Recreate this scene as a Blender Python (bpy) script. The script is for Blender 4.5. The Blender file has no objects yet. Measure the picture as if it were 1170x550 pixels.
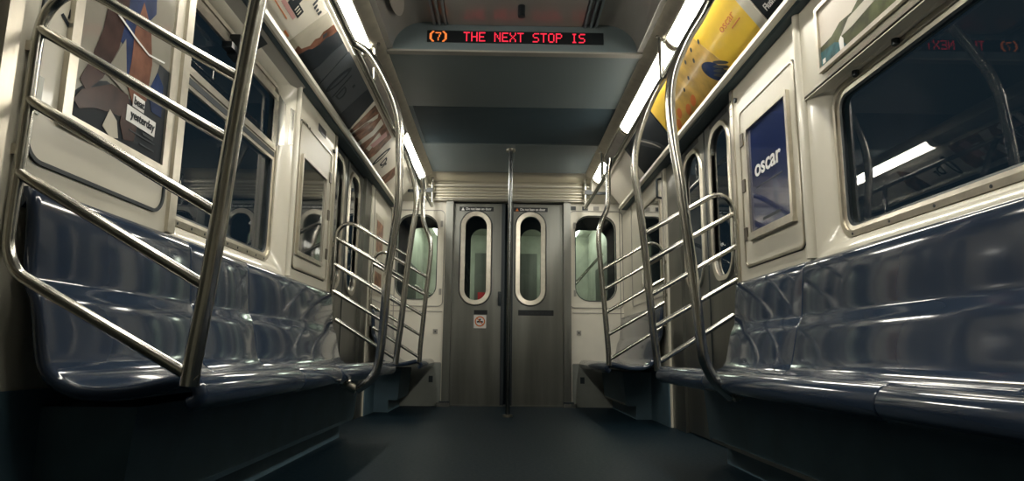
import bpy, bmesh, math, random
from mathutils import Vector, Matrix
random.seed(4)
S = bpy.context.scene
COL = S.collection

# ------------------------------------------------------------------ materials
def mat(name, color, rough=.5, metal=0., coat=0., spec=.5, var=0., scale=8., stretch=None, bump=0., rvar=0., emit=None, es=0.):
    m = bpy.data.materials.new(name); m.use_nodes = True
    nt = m.node_tree; b = nt.nodes['Principled BSDF']
    b.inputs['Base Color'].default_value = (*color, 1)
    b.inputs['Roughness'].default_value = rough
    b.inputs['Metallic'].default_value = metal
    b.inputs['Coat Weight'].default_value = coat
    b.inputs['Coat Roughness'].default_value = .06
    b.inputs['Specular IOR Level'].default_value = spec
    if emit:
        b.inputs['Emission Color'].default_value = (*emit, 1); b.inputs['Emission Strength'].default_value = es
    if var or bump or rvar:
        tc = nt.nodes.new('ShaderNodeTexCoord'); mp = nt.nodes.new('ShaderNodeMapping')
        if stretch: mp.inputs['Scale'].default_value = stretch
        nz = nt.nodes.new('ShaderNodeTexNoise'); nz.inputs['Scale'].default_value = scale; nz.inputs['Detail'].default_value = 5
        nt.links.new(tc.outputs['Object'], mp.inputs['Vector']); nt.links.new(mp.outputs['Vector'], nz.inputs['Vector'])
        if var:
            r = nt.nodes.new('ShaderNodeValToRGB'); e = r.color_ramp.elements
            e[0].position = .3; e[1].position = .7
            e[0].color = (*[c*(1-var) for c in color], 1); e[1].color = (*[min(1, c*(1+var*.5)) for c in color], 1)
            nt.links.new(nz.outputs['Fac'], r.inputs['Fac']); nt.links.new(r.outputs['Color'], b.inputs['Base Color'])
        if rvar:
            q = nt.nodes.new('ShaderNodeMapRange'); q.inputs['To Min'].default_value = max(.02, rough-rvar); q.inputs['To Max'].default_value = rough+rvar
            nt.links.new(nz.outputs['Fac'], q.inputs['Value']); nt.links.new(q.outputs['Result'], b.inputs['Roughness'])
        if bump:
            bp = nt.nodes.new('ShaderNodeBump'); bp.inputs['Strength'].default_value = bump; bp.inputs['Distance'].default_value = .01
            nt.links.new(nz.outputs['Fac'], bp.inputs['Height']); nt.links.new(bp.outputs['Normal'], b.inputs['Normal'])
    return m

def glass_mat(name, tint, ior):
    m = bpy.data.materials.new(name); m.use_nodes = True; nt = m.node_tree
    nt.nodes.remove(nt.nodes['Principled BSDF']); out = nt.nodes['Material Output']
    t = nt.nodes.new('ShaderNodeBsdfTransparent'); t.inputs['Color'].default_value = (*tint, 1)
    g = nt.nodes.new('ShaderNodeBsdfGlossy'); g.inputs['Roughness'].default_value = .015; g.inputs['Color'].default_value = (1, 1, 1, 1)
    geo = nt.nodes.new('ShaderNodeNewGeometry')
    def op(kind, *v):
        q = nt.nodes.new('ShaderNodeVectorMath' if kind == 'DOT_PRODUCT' else 'ShaderNodeMath'); q.operation = kind
        for i, w in enumerate(v):
            if isinstance(w, (int, float)): q.inputs[i].default_value = w
            else: nt.links.new(w, q.inputs[i])
        return q.outputs['Value']
    f0 = ((ior-1)/(ior+1))**2                                       # Schlick reflectance of the pane
    c = op('SUBTRACT', 1., op('ABSOLUTE', op('DOT_PRODUCT', geo.outputs['Incoming'], geo.outputs['Normal'])))
    fac = op('ADD', f0, op('MULTIPLY', 1-f0, op('POWER', c, 5.)))
    x = nt.nodes.new('ShaderNodeMixShader')
    nt.links.new(fac, x.inputs['Fac']); nt.links.new(t.outputs['BSDF'], x.inputs[1]); nt.links.new(g.outputs['BSDF'], x.inputs[2])
    nt.links.new(x.outputs['Shader'], out.inputs['Surface'])
    return m

def emit_mat(name, color, strength):
    m = bpy.data.materials.new(name); m.use_nodes = True; nt = m.node_tree
    nt.nodes.remove(nt.nodes['Principled BSDF'])
    e = nt.nodes.new('ShaderNodeEmission'); e.inputs['Color'].default_value = (*color, 1); e.inputs['Strength'].default_value = strength
    nt.links.new(e.outputs['Emission'], nt.nodes['Material Output'].inputs['Surface'])
    return m

LAMP = 33
M = dict(
    wall=mat('cream_panel', (.60, .57, .475), .32, coat=.25, var=.10, scale=2.2, rvar=.08),
    wall2=mat('cream_fibreglass', (.65, .62, .525), .22, coat=.4, var=.06, scale=3),
    endwall=mat('end_panel_cream', (.74, .71, .61), .38, var=.12, scale=2.6, rvar=.08),
    steel=mat('brushed_steel', (.56, .52, .44), .30, metal=1, var=.18, scale=14, stretch=(1, 1, .06), rvar=.08),
    doorsteel=mat('door_steel', (.235, .24, .22), .36, metal=1, var=.22, scale=10, stretch=(1, 1, .08), rvar=.08),
    kick=mat('kick_panel_shade_grey', (.22, .235, .215), .45, var=.2, scale=4),
    darkpole=mat('dark_steel_pole', (.16, .17, .17), .26, metal=1, var=.1, scale=20),
    darkglass=mat('dark_glazing', (.012, .017, .02), .03, spec=1., coat=1.),
    rib=mat('ribbed_aluminium', (.70, .67, .58), .36, metal=.9, var=.1, scale=6, stretch=(.1, 1, 1)),
    tube=mat('polished_tube', (.50, .49, .445), .22, metal=1, var=.08, scale=30, rvar=.05),
    frame=mat('window_frame_metal', (.62, .58, .49), .30, metal=.85, var=.12, scale=20),
    ceil=mat('ceiling_grey', (.145, .185, .20), .45, var=.06, scale=2),
    ceilgloss=mat('ceiling_gloss', (.24, .23, .21), .24, coat=.3, var=.06, scale=2),
    grille=mat('return_grille', (.05, .085, .105), .6),
    hinge=mat('hinge_bronze', (.10, .085, .065), .4, metal=.6),
    dark=mat('dark_rubber', (.012, .020, .026), .5),
    black=mat('black_plastic', (.008, .011, .014), .35),
    floor=mat('floor_black', (.0045, .013, .020), .5, spec=.09, var=.35, scale=60, bump=.05, rvar=.1),
    heater=mat('under_seat_black', (.058, .11, .145), .6, var=.2, scale=6),
    seat=mat('seat_blue', (.024, .038, .066), .115, coat=.4, spec=.4, var=.10, scale=2.2, bump=.016, rvar=.04),
    soffit=mat('soffit_grey', (.30, .29, .26), .45, var=.08, scale=4),
    lamp=emit_mat('lamp_diffuser', (1, .955, .84), LAMP),
    unlit=mat('unlit_diffuser', (.26, .24, .22), .4, var=.25, scale=9),
    glass=glass_mat('window_glass', (.55, .58, .58), 1.5),
    clear=glass_mat('end_glass', (.82, .86, .84), 1.5),
    tunnel=mat('tunnel_black', (.02, .032, .04), .9),
    led_r=emit_mat('led_red', (1, .035, .07), 1.25),
    led_o=emit_mat('led_amber', (1, .24, .05), 1.25),
    white=mat('print_white', (.72, .72, .70), .4),
    cream=mat('print_cream', (.66, .62, .53), .30, coat=.3, var=.05, scale=5),
    navy=mat('print_navy', (.018, .030, .105), .10, coat=.8, var=.25, scale=6),
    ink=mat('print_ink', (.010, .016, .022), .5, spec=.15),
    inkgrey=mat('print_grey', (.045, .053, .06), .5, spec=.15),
    beige=mat('print_beige', (.42, .39, .31), .35, var=.12, scale=12),
    skin=mat('print_skin', (.19, .085, .055), .25, var=.5, scale=12, spec=.12),
    skind=mat('print_skin_dark', (.045, .022, .018), .25, var=.6, scale=9, spec=.12),
    pink=mat('print_pink', (.55, .30, .28), .35, spec=.12),
    blue=mat('print_blue', (.015, .035, .11), .25, var=.5, scale=14, spec=.12),
    yellow=mat('print_yellow', (.90, .60, .05), .30, coat=.3, var=.16, scale=4),
    yellow2=mat('print_ochre', (.60, .38, .08), .3, coat=.3, var=.35, scale=10),
    orange=mat('print_orange', (.62, .16, .03), .35),
    brown=mat('print_brown', (.26, .13, .08), .35, var=.8, scale=18, spec=.12),
    posterglass=mat('poster_backing', (.30, .285, .24), .12, coat=.8, var=.15, scale=4),
    green=mat('print_green', (.075, .088, .035), .25, var=.7, scale=14, spec=.12),
    teal=mat('print_teal', (.03, .12, .14), .25, var=.7, scale=25, spec=.12),
    sky=mat('print_sky', (.62, .57, .50), .25, var=.1, scale=4, spec=.12),
    red=mat('red_fabric', (.5, .02, .03), .5),
    nextwall=mat('neighbour_wall', (.42, .44, .37), .4, var=.3, scale=3),
    nextlamp=emit_mat('neighbour_lamp', (.90, 1, .82), 9),
)

# ------------------------------------------------------------------ builders
def link(name, verts, faces, m, parent=None, smooth=False, angle=40):
    me = bpy.data.meshes.new(name)
    me.from_pydata([tuple(v) for v in verts], [], faces); me.materials.append(M[m] if isinstance(m, str) else m)
    return finish(name, me, parent, smooth, angle)

def finish(name, me, parent=None, smooth=False, angle=40):
    bm = bmesh.new(); bm.from_mesh(me)
    bmesh.ops.remove_doubles(bm, verts=bm.verts, dist=1e-6)
    bmesh.ops.recalc_face_normals(bm, faces=bm.faces)
    if smooth:
        for f in bm.faces: f.smooth = True
        lim = math.radians(angle)
        for e in bm.edges:
            if len(e.link_faces) == 2 and e.calc_face_angle(0) > lim: e.smooth = False
    bm.to_mesh(me); bm.free()
    o = bpy.data.objects.new(name, me); COL.objects.link(o)
    if parent is not None:
        o.parent = parent; o.matrix_parent_inverse = mw(parent).inverted()
    return o

def mw(o):
    m = Matrix.Translation(o.location)
    return m if o.parent is None else m          # every parent here carries only a translation

def thing(name, label, cat, loc=(0, 0, 0), group=None):
    o = bpy.data.objects.new(name, None); COL.objects.link(o); o.location = loc; o.empty_display_size = .05
    return tag(o, label, cat, group)

def tag(o, label, cat, group=None):
    o['label'] = label; o['category'] = cat
    if group: o['group'] = group
    return o

def struct(o):
    o['kind'] = 'structure'; return o

def merge(parts):
    V, F = [], []
    for v, f in parts:
        n = len(V); V += v; F += [tuple(i+n for i in q) for q in f]
    return V, F

def box(x0, x1, y0, y1, z0, z1):
    v = [(x, y, z) for x in (x0, x1) for y in (y0, y1) for z in (z0, z1)]
    return v, [(0, 1, 3, 2), (4, 6, 7, 5), (0, 4, 5, 1), (2, 3, 7, 6), (0, 2, 6, 4), (1, 5, 7, 3)]

def prism(poly, y0, y1):
    n = len(poly)
    v = [(x, y0, z) for x, z in poly]+[(x, y1, z) for x, z in poly]
    f = [(i, (i+1) % n, n+(i+1) % n, n+i) for i in range(n)]
    return v, f+[tuple(range(n)), tuple(range(2*n-1, n-1, -1))]

def prism_x(poly, x0, x1):
    v, f = prism(poly, x0, x1)
    return [(y, x, z) for x, y, z in v], f

def smooth_path(pts, sub=6):
    P = [Vector(p) for p in pts]
    if len(P) < 3: return P
    out = []
    for i in range(len(P)-1):
        p0 = P[i-1] if i else P[0]*2-P[1]
        p1, p2 = P[i], P[i+1]
        p3 = P[i+2] if i+2 < len(P) else P[-1]*2-P[-2]
        for k in range(sub):
            t = k/sub
            out.append(.5*((2*p1)+(p2-p0)*t+(2*p0-5*p1+4*p2-p3)*t*t+(3*p1-p0-3*p2+p3)*t**3))
    return out+[P[-1]]

def tube(pts, r, seg=14, smooth=True, sub=6):
    P = smooth_path(pts, sub) if smooth else [Vector(p) for p in pts]
    V, F = [], []
    t = (P[1]-P[0]).normalized()
    n = t.orthogonal().normalized()
    for i, p in enumerate(P):
        t2 = (P[min(i+1, len(P)-1)]-P[max(i-1, 0)]).normalized()
        n = (n-t2*n.dot(t2)).normalized(); b = t2.cross(n)
        for k in range(seg):
            a = 2*math.pi*k/seg
            V.append(tuple(p+(n*math.cos(a)+b*math.sin(a))*r))
    for i in range(len(P)-1):
        for k in range(seg):
            F.append((i*seg+k, i*seg+(k+1) % seg, (i+1)*seg+(k+1) % seg, (i+1)*seg+k))
    F += [tuple(range(seg-1, -1, -1)), tuple(range((len(P)-1)*seg, len(P)*seg))]
    return V, F

def tube_obj(name, pts, r, m='tube', parent=None, **k):
    v, f = tube(pts, r, **k); return link(name, v, f, m, parent, True)

def rrect(a0, b0, a1, b1, r, n=8):
    out = []
    for cx, cy, s in ((a1-r, b1-r, 0), (a0+r, b1-r, 90), (a0+r, b0+r, 180), (a1-r, b0+r, 270)):
        for k in range(n+1):
            t = math.radians(s+90*k/n); out.append((cx+r*math.cos(t), cy+r*math.sin(t)))
    return out

def ellipse(cx, cy, a, b, rot=0, n=24):
    c, s = math.cos(rot), math.sin(rot)
    return [(cx+a*math.cos(t)*c-b*math.sin(t)*s, cy+a*math.cos(t)*s+b*math.sin(t)*c) for t in [2*math.pi*k/n for k in range(n)]]

class Frame:
    """a plane in the car: origin, right and up; flat shapes and lettering are laid on it"""
    def __init__(s, O, U, V):
        s.O, s.U, s.V = Vector(O), Vector(U).normalized(), Vector(V).normalized(); s.N = s.U.cross(s.V)
    def p(s, a, b, c=0): return tuple(s.O+s.U*a+s.V*b+s.N*c)
    def place(s, me, lift, depth):
        for v in me.vertices:
            a, b, c = v.co; v.co = s.p(a, b, lift+c-depth/2)
    def plate(s, name, loops, depth, m, parent=None, lift=0., bevel=0., smooth=False):
        """flat sheet with holes; its face stands `lift` in front of the plane"""
        cu = bpy.data.curves.new(name, 'CURVE'); cu.dimensions = '2D'; cu.fill_mode = 'BOTH'; cu.extrude = max(depth/2-bevel, 1e-5) if depth else 0.
        cu.bevel_depth = bevel; cu.bevel_resolution = 1
        for l in loops:
            sp = cu.splines.new('POLY'); sp.points.add(len(l)-1); sp.use_cyclic_u = True
            for q, xy in zip(sp.points, l): q.co = (xy[0], xy[1], 0, 1)
        ob = bpy.data.objects.new(name, cu); me = bpy.data.meshes.new_from_object(ob)
        bpy.data.objects.remove(ob); bpy.data.curves.remove(cu)
        s.place(me, lift, depth); me.materials.clear(); me.materials.append(M[m])
        return finish(name, me, parent, smooth)
    def text(s, name, body, a, b, size, m, parent=None, lift=.002, width=None, bold=0., rot=0., align='LEFT', shear=0.):
        cu = bpy.data.curves.new(name, 'FONT'); cu.body = body; cu.size = size; cu.offset = bold; cu.align_x = align; cu.extrude = .0004; cu.shear = shear
        ob = bpy.data.objects.new(name, cu); me = bpy.data.meshes.new_from_object(ob)
        bpy.data.objects.remove(ob); bpy.data.curves.remove(cu)
        k = 1.
        if width:
            xs = [v.co.x for v in me.vertices]; k = width/(max(xs)-min(xs))
        c, sn = math.cos(rot), math.sin(rot)
        for v in me.vertices:
            x, y = v.co.x*k, v.co.y; v.co = s.p(a+x*c-y*sn, b+x*sn+y*c, lift+v.co.z)
        me.materials.clear(); me.materials.append(M[m])
        return finish(name, me, parent)
    def ring(s, name, loops, m, parent=None, closed=True):
        """loops: list of (points, lift); lofts neighbouring loops"""
        V, F = [], []; n = len(loops[0][0])
        for pts, l in loops: V += [s.p(a, b, l) for a, b in pts]
        L = len(loops)
        for i in range(L-(0 if closed else 1)):
            j = (i+1) % L
            for k in range(n): F.append((i*n+k, i*n+(k+1) % n, j*n+(k+1) % n, j*n+k))
        return link(name, V, F, m, parent, True, 50)

def side(s, x, y=0.): return Frame((s*x, y, 0), (0, -s, 0), (0, 0, 1))     # a wall plane facing the aisle
def A(s, y): return -s*y                                                  # its horizontal coordinate

YE = 6.45            # end wall
YB = -2.6            # the car is closed behind the photographer
# ------------------------------------------------------------------ floor and ceiling
v, f = box(-1.25, 1.25, YB, YE+.06, -.05, 0)
struct(link('floor', v, f, 'floor'))

arc = [(-.74, 2.2), (-.715, 2.204)]
for k in range(9):
    t = math.pi/2*k/8
    arc.append((-.70+.185*(1-math.cos(t)), 2.205+.165*math.sin(t)))
arc = arc+[(-x, z) for x, z in reversed(arc)]
up = [(x, z+.03) for x, z in arc]
YS = 3.59            # where the ceiling steps down
prof = arc+list(reversed(up))
v, f = prism(prof, YB, YS)
ceiling = struct(link('ceiling', v, f, 'ceilgloss', smooth=True))
v, f = box(-.76, .76, YS+.03, 4.45, 2.2, 2.23); link('lower_panel', v, f, 'ceil', ceiling)
v, f = box(-.76, .76, 5.285, 6.15, 2.2, 2.23); link('lower_panel', v, f, 'ceil', ceiling)
v, f = merge([box(-.76, .76, 4.45, 5.285, 2.225, 2.245)]+[box(-.70, .735, 4.47+k*.02, 4.478+k*.02, 2.201, 2.224) for k in range(40)]
             +[box(-.76, -.70, 4.45, 5.285, 2.2, 2.226), box(.735, .76, 4.45, 5.285, 2.2, 2.226)])
link('air_return_grille', v, f, 'grille', ceiling)
v, f = box(-.74, .74, YS-.02, YS+.03, 2.193, 2.21); link('step_trim', v, f, 'soffit', ceiling)
# long ridges each side of the raised middle panel
for sx in (-1, 1):
    for x in (.40, .435, .465):
        v, f = box(sx*x-.007, sx*x+.007, YB, YS-.02, 2.35, 2.372); link('ridge', v, f, 'ceil', ceiling)
v, f = box(-.385, .385, YB, YS-.03, 2.352, 2.368); link('middle_panel', v, f, 'ceilgloss', ceiling)

# display housing: the upright face at the step
FD = Frame((0, YS-.022, 0), (1, 0, 0), (0, 0, 1))
disp = thing('led_display', 'red and amber LED next stop sign on the ceiling step', 'sign', (0, YS-.02, 2.2))
FD.plate('housing', [[(x, z) for x, z in arc[1:-1]]], .03, 'ceil', disp)
FD.plate('screen', [rrect(-.505, 2.246, .508, 2.318, .004)], .004, 'black', disp, lift=.004)
G = {'T': ["11111", "00100", "00100", "00100", "00100", "00100", "00100"], 'H': ["10001", "10001", "10001", "11111", "10001", "10001", "10001"],
     'E': ["11111", "10000", "10000", "11110", "10000", "10000", "11111"], 'N': ["10001", "11001", "10101", "10101", "10011", "10001", "10001"],
     'X': ["10001", "10001", "01010", "00100", "01010", "10001", "10001"], 'S': ["01111", "10000", "10000", "01110", "00001", "00001", "11110"],
     'O': ["01110", "10001", "10001", "10001", "10001", "10001", "01110"], 'P': ["11110", "10001", "10001", "11110", "10000", "10000", "10000"],
     'I': ["01110", "00100", "00100", "00100", "00100", "00100", "01110"], ' ': ["00000"]*7,
     '(': ["0011", "0110", "1100", "1100", "1100", "1100", "1100", "0110", "0011"], ')': ["1100", "0110", "0011", "0011", "0011", "0011", "0011", "0110", "1100"],
     '7': ["11111", "00001", "00010", "00010", "00100", "00100", "00100"]}
def dots(name, word, a0, z0, pitch, pz, m, gap=1, drop=None):
    V = []; F = []; a = a0
    for i, ch in enumerate(word):
        g = G[ch]; rows = len(g); dz = (drop or {}).get(ch, 0)
        for r, row in enumerate(g):
            for c, b in enumerate(row):
                if b == '1':
                    x = a+c*pitch; z = z0+(rows-1-r+dz)*pz; h = pitch*.46; hz = pz*.46
                    n = len(V); V += [FD.p(x-h, z-hz, .0055), FD.p(x+h, z-hz, .0055), FD.p(x+h, z+hz, .0055), FD.p(x-h, z+hz, .0055)]; F.append((n, n+1, n+2, n+3))
        a += (len(g[0])+gap)*pitch
    return link(name, V, F, m, disp)
x_ = -.293
for wd in ('THE', 'NEXT', 'STOP', 'IS'):
    dots('lettering', wd, x_, 2.2575, .00735, .0082, 'led_r'); x_ += .00735*6*(len(wd)+1)
dots('route_number', '(7)', -.487, 2.2515, .0066, .0073, 'led_o', drop={'7': 1})

# little fittings on the raised ceiling
v, f = tube([(.03, 3.34, 2.352), (.03, 3.34, 2.29)], .020, smooth=False)
tag(link('ceiling_stub', v, f, 'black', smooth=True), 'short black stub hanging from the ceiling in front of the LED sign', 'fitting')
sp = thing('ceiling_speaker', 'oval speaker grille flush in the ceiling left of the LED sign', 'speaker', (-.61, 3.2, 2.31))
FS = Frame((-.632, 3.2, 2.312), (0, 1, 0), (.62, 0, .78))
FS.plate('grille', [ellipse(0, 0, .17, .045)], .006, 'soffit', sp, lift=.012)

# ------------------------------------------------------------------ ends: car end wall with double door
FE = Frame((0, YE, 0), (1, 0, 0), (0, 0, 1))
DX0, DX1, DT = -.60, .60, 1.985
winL = rrect(-1.085, 1.01, -.70, 1.835, .13); winR = rrect(.665, 1.01, 1.055, 1.845, .13)
outline = [(-1.2, 0), (DX0, 0), (DX0, DT), (DX1, DT), (DX1, 0), (1.2, 0), (1.2, 2.3), (-1.2, 2.3)]
wall_end = struct(FE.plate('wall_end', [outline, winL, winR], .05, 'endwall'))
for i, (s, w) in enumerate(((-1, winL), (1, winR))):
    a0, a1 = min(p[0] for p in w), max(p[0] for p in w); b0, b1 = min(p[1] for p in w), max(p[1] for p in w)
    wn = struct(FE.ring('window_%d' % (i+3), [(w, .002), (rrect(a0-.008, b0-.008, a1+.008, b1+.008, .138), .004), (rrect(a0-.008, b0-.008, a1+.008, b1+.008, .138), -.02), (w, -.02)], 'dark'))
    FE.plate('pane', [rrect(a0-.004, b0-.004, a1+.004, b1+.004, .134)], 0., 'clear', wn, lift=-.025)
    # raised panel outline, seam, catches
    FE.ring('panel_moulding', [(rrect(a0-.065, b0-.075, a1+.075, b1+.055, .05), .001), (rrect(a0-.065, b0-.075, a1+.075, b1+.055, .05), .006), (rrect(a0-.057, b0-.067, a1+.067, b1+.047, .043), .006), (rrect(a0-.057, b0-.067, a1+.067, b1+.047, .043), .001)], 'soffit', wall_end)
    v, f = box(min(s*.63, s*1.13), max(s*.63, s*1.13), YE-.004, YE+.001, .885, .893); link('seam', v, f, 'soffit', wall_end)
    v, f = box(s*1.10-.004, s*1.10+.004, YE-.004, YE+.001, .05, 1.93); link('seam', v, f, 'soffit', wall_end)
    v, f = box(min(s*.63, s*1.1), max(s*.63, s*1.1), YE-.004, YE+.001, .40, .408); link('seam', v, f, 'soffit', wall_end)
    for z in (1.08, 1.75):
        v, f = box(s*.655-.012, s*.655+.012, YE-.008, YE+.001, z-.03, z+.03); link('catch', v, f, 'soffit', wall_end)
    v, f = box(s*.69-.022, s*.69+.022, YE-.006, YE+.001, .675, .72); link('lock_plate', v, f, 'soffit', wall_end)
    v, f = tube([(s*.69, YE-.009, .697), (s*.69, YE-.004, .697)], .008, smooth=False); link('keyhole', v, f, 'dark', wall_end, True)
    v, f = box(min(s*.625, s*1.2), max(s*.625, s*1.2), YE-.003, YE+.001, 0, .40); link('kick_panel', v, f, 'kick', wall_end)  # lower panel; its grey partly holds the bench shadow
    v, f = box(s*.72-.02, s*.72+.02, YE-.006, YE+.001, .22, .28); link('lock_plate', v, f, 'dark', wall_end)
    # posts beside the door and the chrome foot bolts
    v, f = box(min(s*.545, s*.615), max(s*.545, s*.615), YE-.03, YE+.12, 0, DT); link('door_post', v, f, 'doorsteel', wall_end)
    v, f = box(min(s*.535, s*.66), max(s*.535, s*.66), YE-.05, YE-.005, .0, .035); link('foot_bolt', v, f, 'tube', wall_end)
    v, f = box(s*.585-.05, s*.585+.05, YE-.055, YE-.005, .035, .05); link('foot_bolt', v, f, 'dark', wall_end)
# small number plates above the right window
for x in (.64, .76, .87):
    v, f = box(x-.028, x+.028, YE-.005, YE+.001, 1.905, 1.945); link('plate', v, f, 'soffit' if x > .8 else 'dark', wall_end)

# ribbed steel header above the door, sloping up to the ceiling
hp = [(6.15, 2.2), (6.16, 2.192), (6.37, 2.166), (6.378, 2.155)]
for zc, r_ in ((2.128, .022), (2.088, .012), (2.058, .012), (2.028, .012), (1.998, .013)):
    for k in range(7):
        t_ = math.pi*k/6; hp.append((6.386-.85*r_*math.sin(t_), zc+r_*math.cos(t_)))
    hp += [(6.39, zc-r_-.002)]
hp += [(6.39, 1.98), (YE, 1.98)]
v, f = prism_x(hp+[(YE, 2.26), (6.15, 2.26)], -.80, .80)
hdr = link('ribbed_header', v, f, 'rib', wall_end, True, 35)
for s in (-1, 1):
    v, f = prism_x([(6.18, 2.19), (6.30, 2.03), (6.44, 1.975), (6.46, 2.25)], min(s*.80, s*1.2), max(s*.80, s*1.2)); link('end_cove', v, f, 'endwall', wall_end)
    v, f = box(s*.86-.12, s*.86+.12, 6.28, 6.31, 2.03, 2.075); link('vent', v, f, 'dark', wall_end)

# the two door leaves
door = struct(bpy.data.objects.new('door_1', None)); COL.objects.link(door); door.location = (0, YE+.05, 0)
FL = Frame((0, YE+.045, 0), (1, 0, 0), (0, 0, 1))
for s, (x0, x1), (wx0, wx1) in ((-1, (-.545, -.062), (-.425, -.212)), (1, (.045, .545), (.118, .325))):
    wz0, wz1 = 1.005, 1.845
    hole = rrect(wx0, wz0, wx1, wz1, (wx1-wx0)/2-.001)
    leaf = FL.plate('door_leaf', [[(x0, .01), (x1, .01), (x1, 1.975), (x0, 1.975)], hole], .04, 'doorsteel', door)
    o1 = rrect(wx0-.048, wz0-.048, wx1+.048, wz1+.048, (wx1-wx0)/2+.047); o2 = rrect(wx0-.042, wz0-.042, wx1+.042, wz1+.042, (wx1-wx0)/2+.041)
    FL.ring('window_frame', [(hole, -.02), (hole, .012), (o2, .016), (o1, .001), (o1, -.01)], 'frame', leaf)
    o3 = rrect(wx0-.056, wz0-.056, wx1+.056, wz1+.056, (wx1-wx0)/2+.055)
    FL.ring('window_gasket', [(o1, .003), (o3, .003), (o3, -.01), (o1, -.01)], 'dark', leaf)
    FL.plate('pane', [rrect(wx0-.004, wz0-.004, wx1+.004, wz1+.004, (wx1-wx0)/2+.003)], 0., 'clear', leaf, lift=-.018)
    v, f = box(*((x1-.004, x1+.03) if s < 0 else (x0-.03, x0+.004)), YE+.03, YE+.08, .01, 1.975); link('edge_rubber', v, f, 'dark', leaf)
    st = thing('door_sticker', 'black strip reading Do not lean on door, above the %s oval door window' % ('left' if s < 0 else 'right'), 'sticker', ((x0+x1)/2, YE+.04, 1.9), 'warning strips on the end door')
    cx = (wx0+wx1)/2
    FL.plate('strip', [rrect(cx-.17, 1.893, cx+.17, 1.937, .003)], .002, 'black', st, lift=.002)
    FL.text('lettering', 'Do not lean on door', cx-.105, 1.905, .034, 'white', st, width=.25, bold=.0006, lift=.003)
    FL.plate('symbol', [[(cx-.15, 1.90), (cx-.12, 1.90), (cx-.135, 1.93)]], .001, 'orange' if s > 0 else 'white', st, lift=.003)
st = thing('door_sticker', 'black strip reading Do not lean on door, below the right oval door window', 'sticker', (.28, YE+.04, .83), 'warning strips on the end door')
FL.plate('strip', [rrect(.105, .862, .45, .915, .003)], .002, 'black', st, lift=.002)
FL.text('lettering', 'Do not lean on door', .175, .877, .036, 'inkgrey', st, width=.25, bold=.0006, lift=.003)
st = thing('door_sticker', 'small white no-smoking style sticker with a red circle on the left door leaf', 'sticker', (-.265, YE+.04, .75))
FL.plate('sheet', [rrect(-.325, .735, -.205, .862, .004)], .002, 'white', st, lift=.002)
FL.plate('strip', [rrect(-.325, .868, -.195, .91, .003)], .002, 'black', st, lift=.002)
FL.plate('circle', [ellipse(-.265, .80, .05, .05), ellipse(-.265, .80, .039, .039)], .001, 'orange', st, lift=.0035)
FL.plate('pictogram', [[(-.295, .79), (-.235, .79), (-.235, .802), (-.262, .806), (-.255, .826), (-.272, .826), (-.276, .806), (-.295, .802)]], .001, 'ink', st, lift=.003)
FL.plate('slash', [[(-.298, .829), (-.292, .835), (-.232, .771), (-.238, .765)]], .001, 'orange', st, lift=.0042)
hd = link('door_handle', *merge([box(-.095, -.065, YE+.025, YE+.046, .955, 1.09), tube([(-.08, YE+.02, 1.07), (-.08, YE-.012, 1.065), (-.08, YE-.014, 1.0), (-.08, YE-.006, .96)], .009)]), 'dark', door, True)
v, f = box(-.55, .55, YE+.03, YE+.1, -.001, .012); link('threshold', v, f, 'doorsteel', door)
v, f = box(-.6, .6, YE+.045, YE+.11, 1.97, 2.02); link('lintel', v, f, 'dark', door)

# ------------------------------------------------------------------ the next car seen through the end windows
nb = thing('neighbouring_car', 'brightly lit next subway car seen through the end door and end windows', 'train car', (0, 7.1, 0))
FN = Frame((0, 7.12, 0), (1, 0, 0), (0, 0, 1))
FN.plate('end_wall', [[(-1.25, -.3), (1.25, -.3), (1.25, 2.5), (-1.25, 2.5)], rrect(-1.085, 1.01, -.68, 1.84, .13), rrect(.68, 1.01, 1.085, 1.84, .13),
                      rrect(-.40, .96, -.14, 1.84, .125), rrect(.14, .96, .40, 1.84, .125)], .05, 'tunnel', nb)
v, f = merge([box(-1.25, -1.2, 7.17, 9.6, 0, 2.25), box(1.2, 1.25, 7.17, 9.6, 0, 2.25), box(-1.25, 1.25, 9.6, 9.65, 0, 2.25)])
link('side_wall', v, f, 'nextwall', nb)
v, f = box(-1.25, 1.25, 7.17, 9.6, 2.2, 2.25); link('roof', v, f, 'nextwall', nb)
v, f = box(-1.25, 1.25, 7.17, 9.6, -.05, 0); link('floor_panel', v, f, 'floor', nb)
for s in (-1, 1):
    v, f = box(s*.9-.08, s*.9+.08, 7.3, 9.5, 2.13, 2.17); link('lamp', v, f, 'nextlamp', nb)
    v, f = merge([box(min(s*.75, s*1.2), max(s*.75, s*1.2), 7.6, 9.5, .38, .44), box(min(s*1.1, s*1.2), max(s*1.1, s*1.2), 7.6, 9.5, .44, .86)]); link('bench', v, f, 'seat', nb)
    link('grab_pole', *tube([(s*.77, 7.7, 2.15), (s*.62, 7.7, 1.5), (s*.7, 7.7, .45)], .016), 'tube', nb, True)
    v, f = box(min(s*1.19, s*1.2), max(s*1.19, s*1.2), 7.7, 8.8, .95, 1.6); link('window', v, f, 'black', nb)
v, f = merge([box(-.45, -.02, 9.54, 9.58, .02, 1.93), box(.02, .45, 9.54, 9.58, .02, 1.93)]); link('far_door', v, f, 'doorsteel', nb)
for x, dx in ((-1.05, .35), (.75, .35)):
    link('slanted_bar', *tube([(x, 7.6, 1.25), (x+dx, 7.6, 1.65 if x > 0 else 1.05)], .016), 'tube', nb, True)
v, f = box(-.40, -.2, 9.52, 9.535, 1.22, 1.36); link('red_sign', v, f, 'red', nb)

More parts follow.
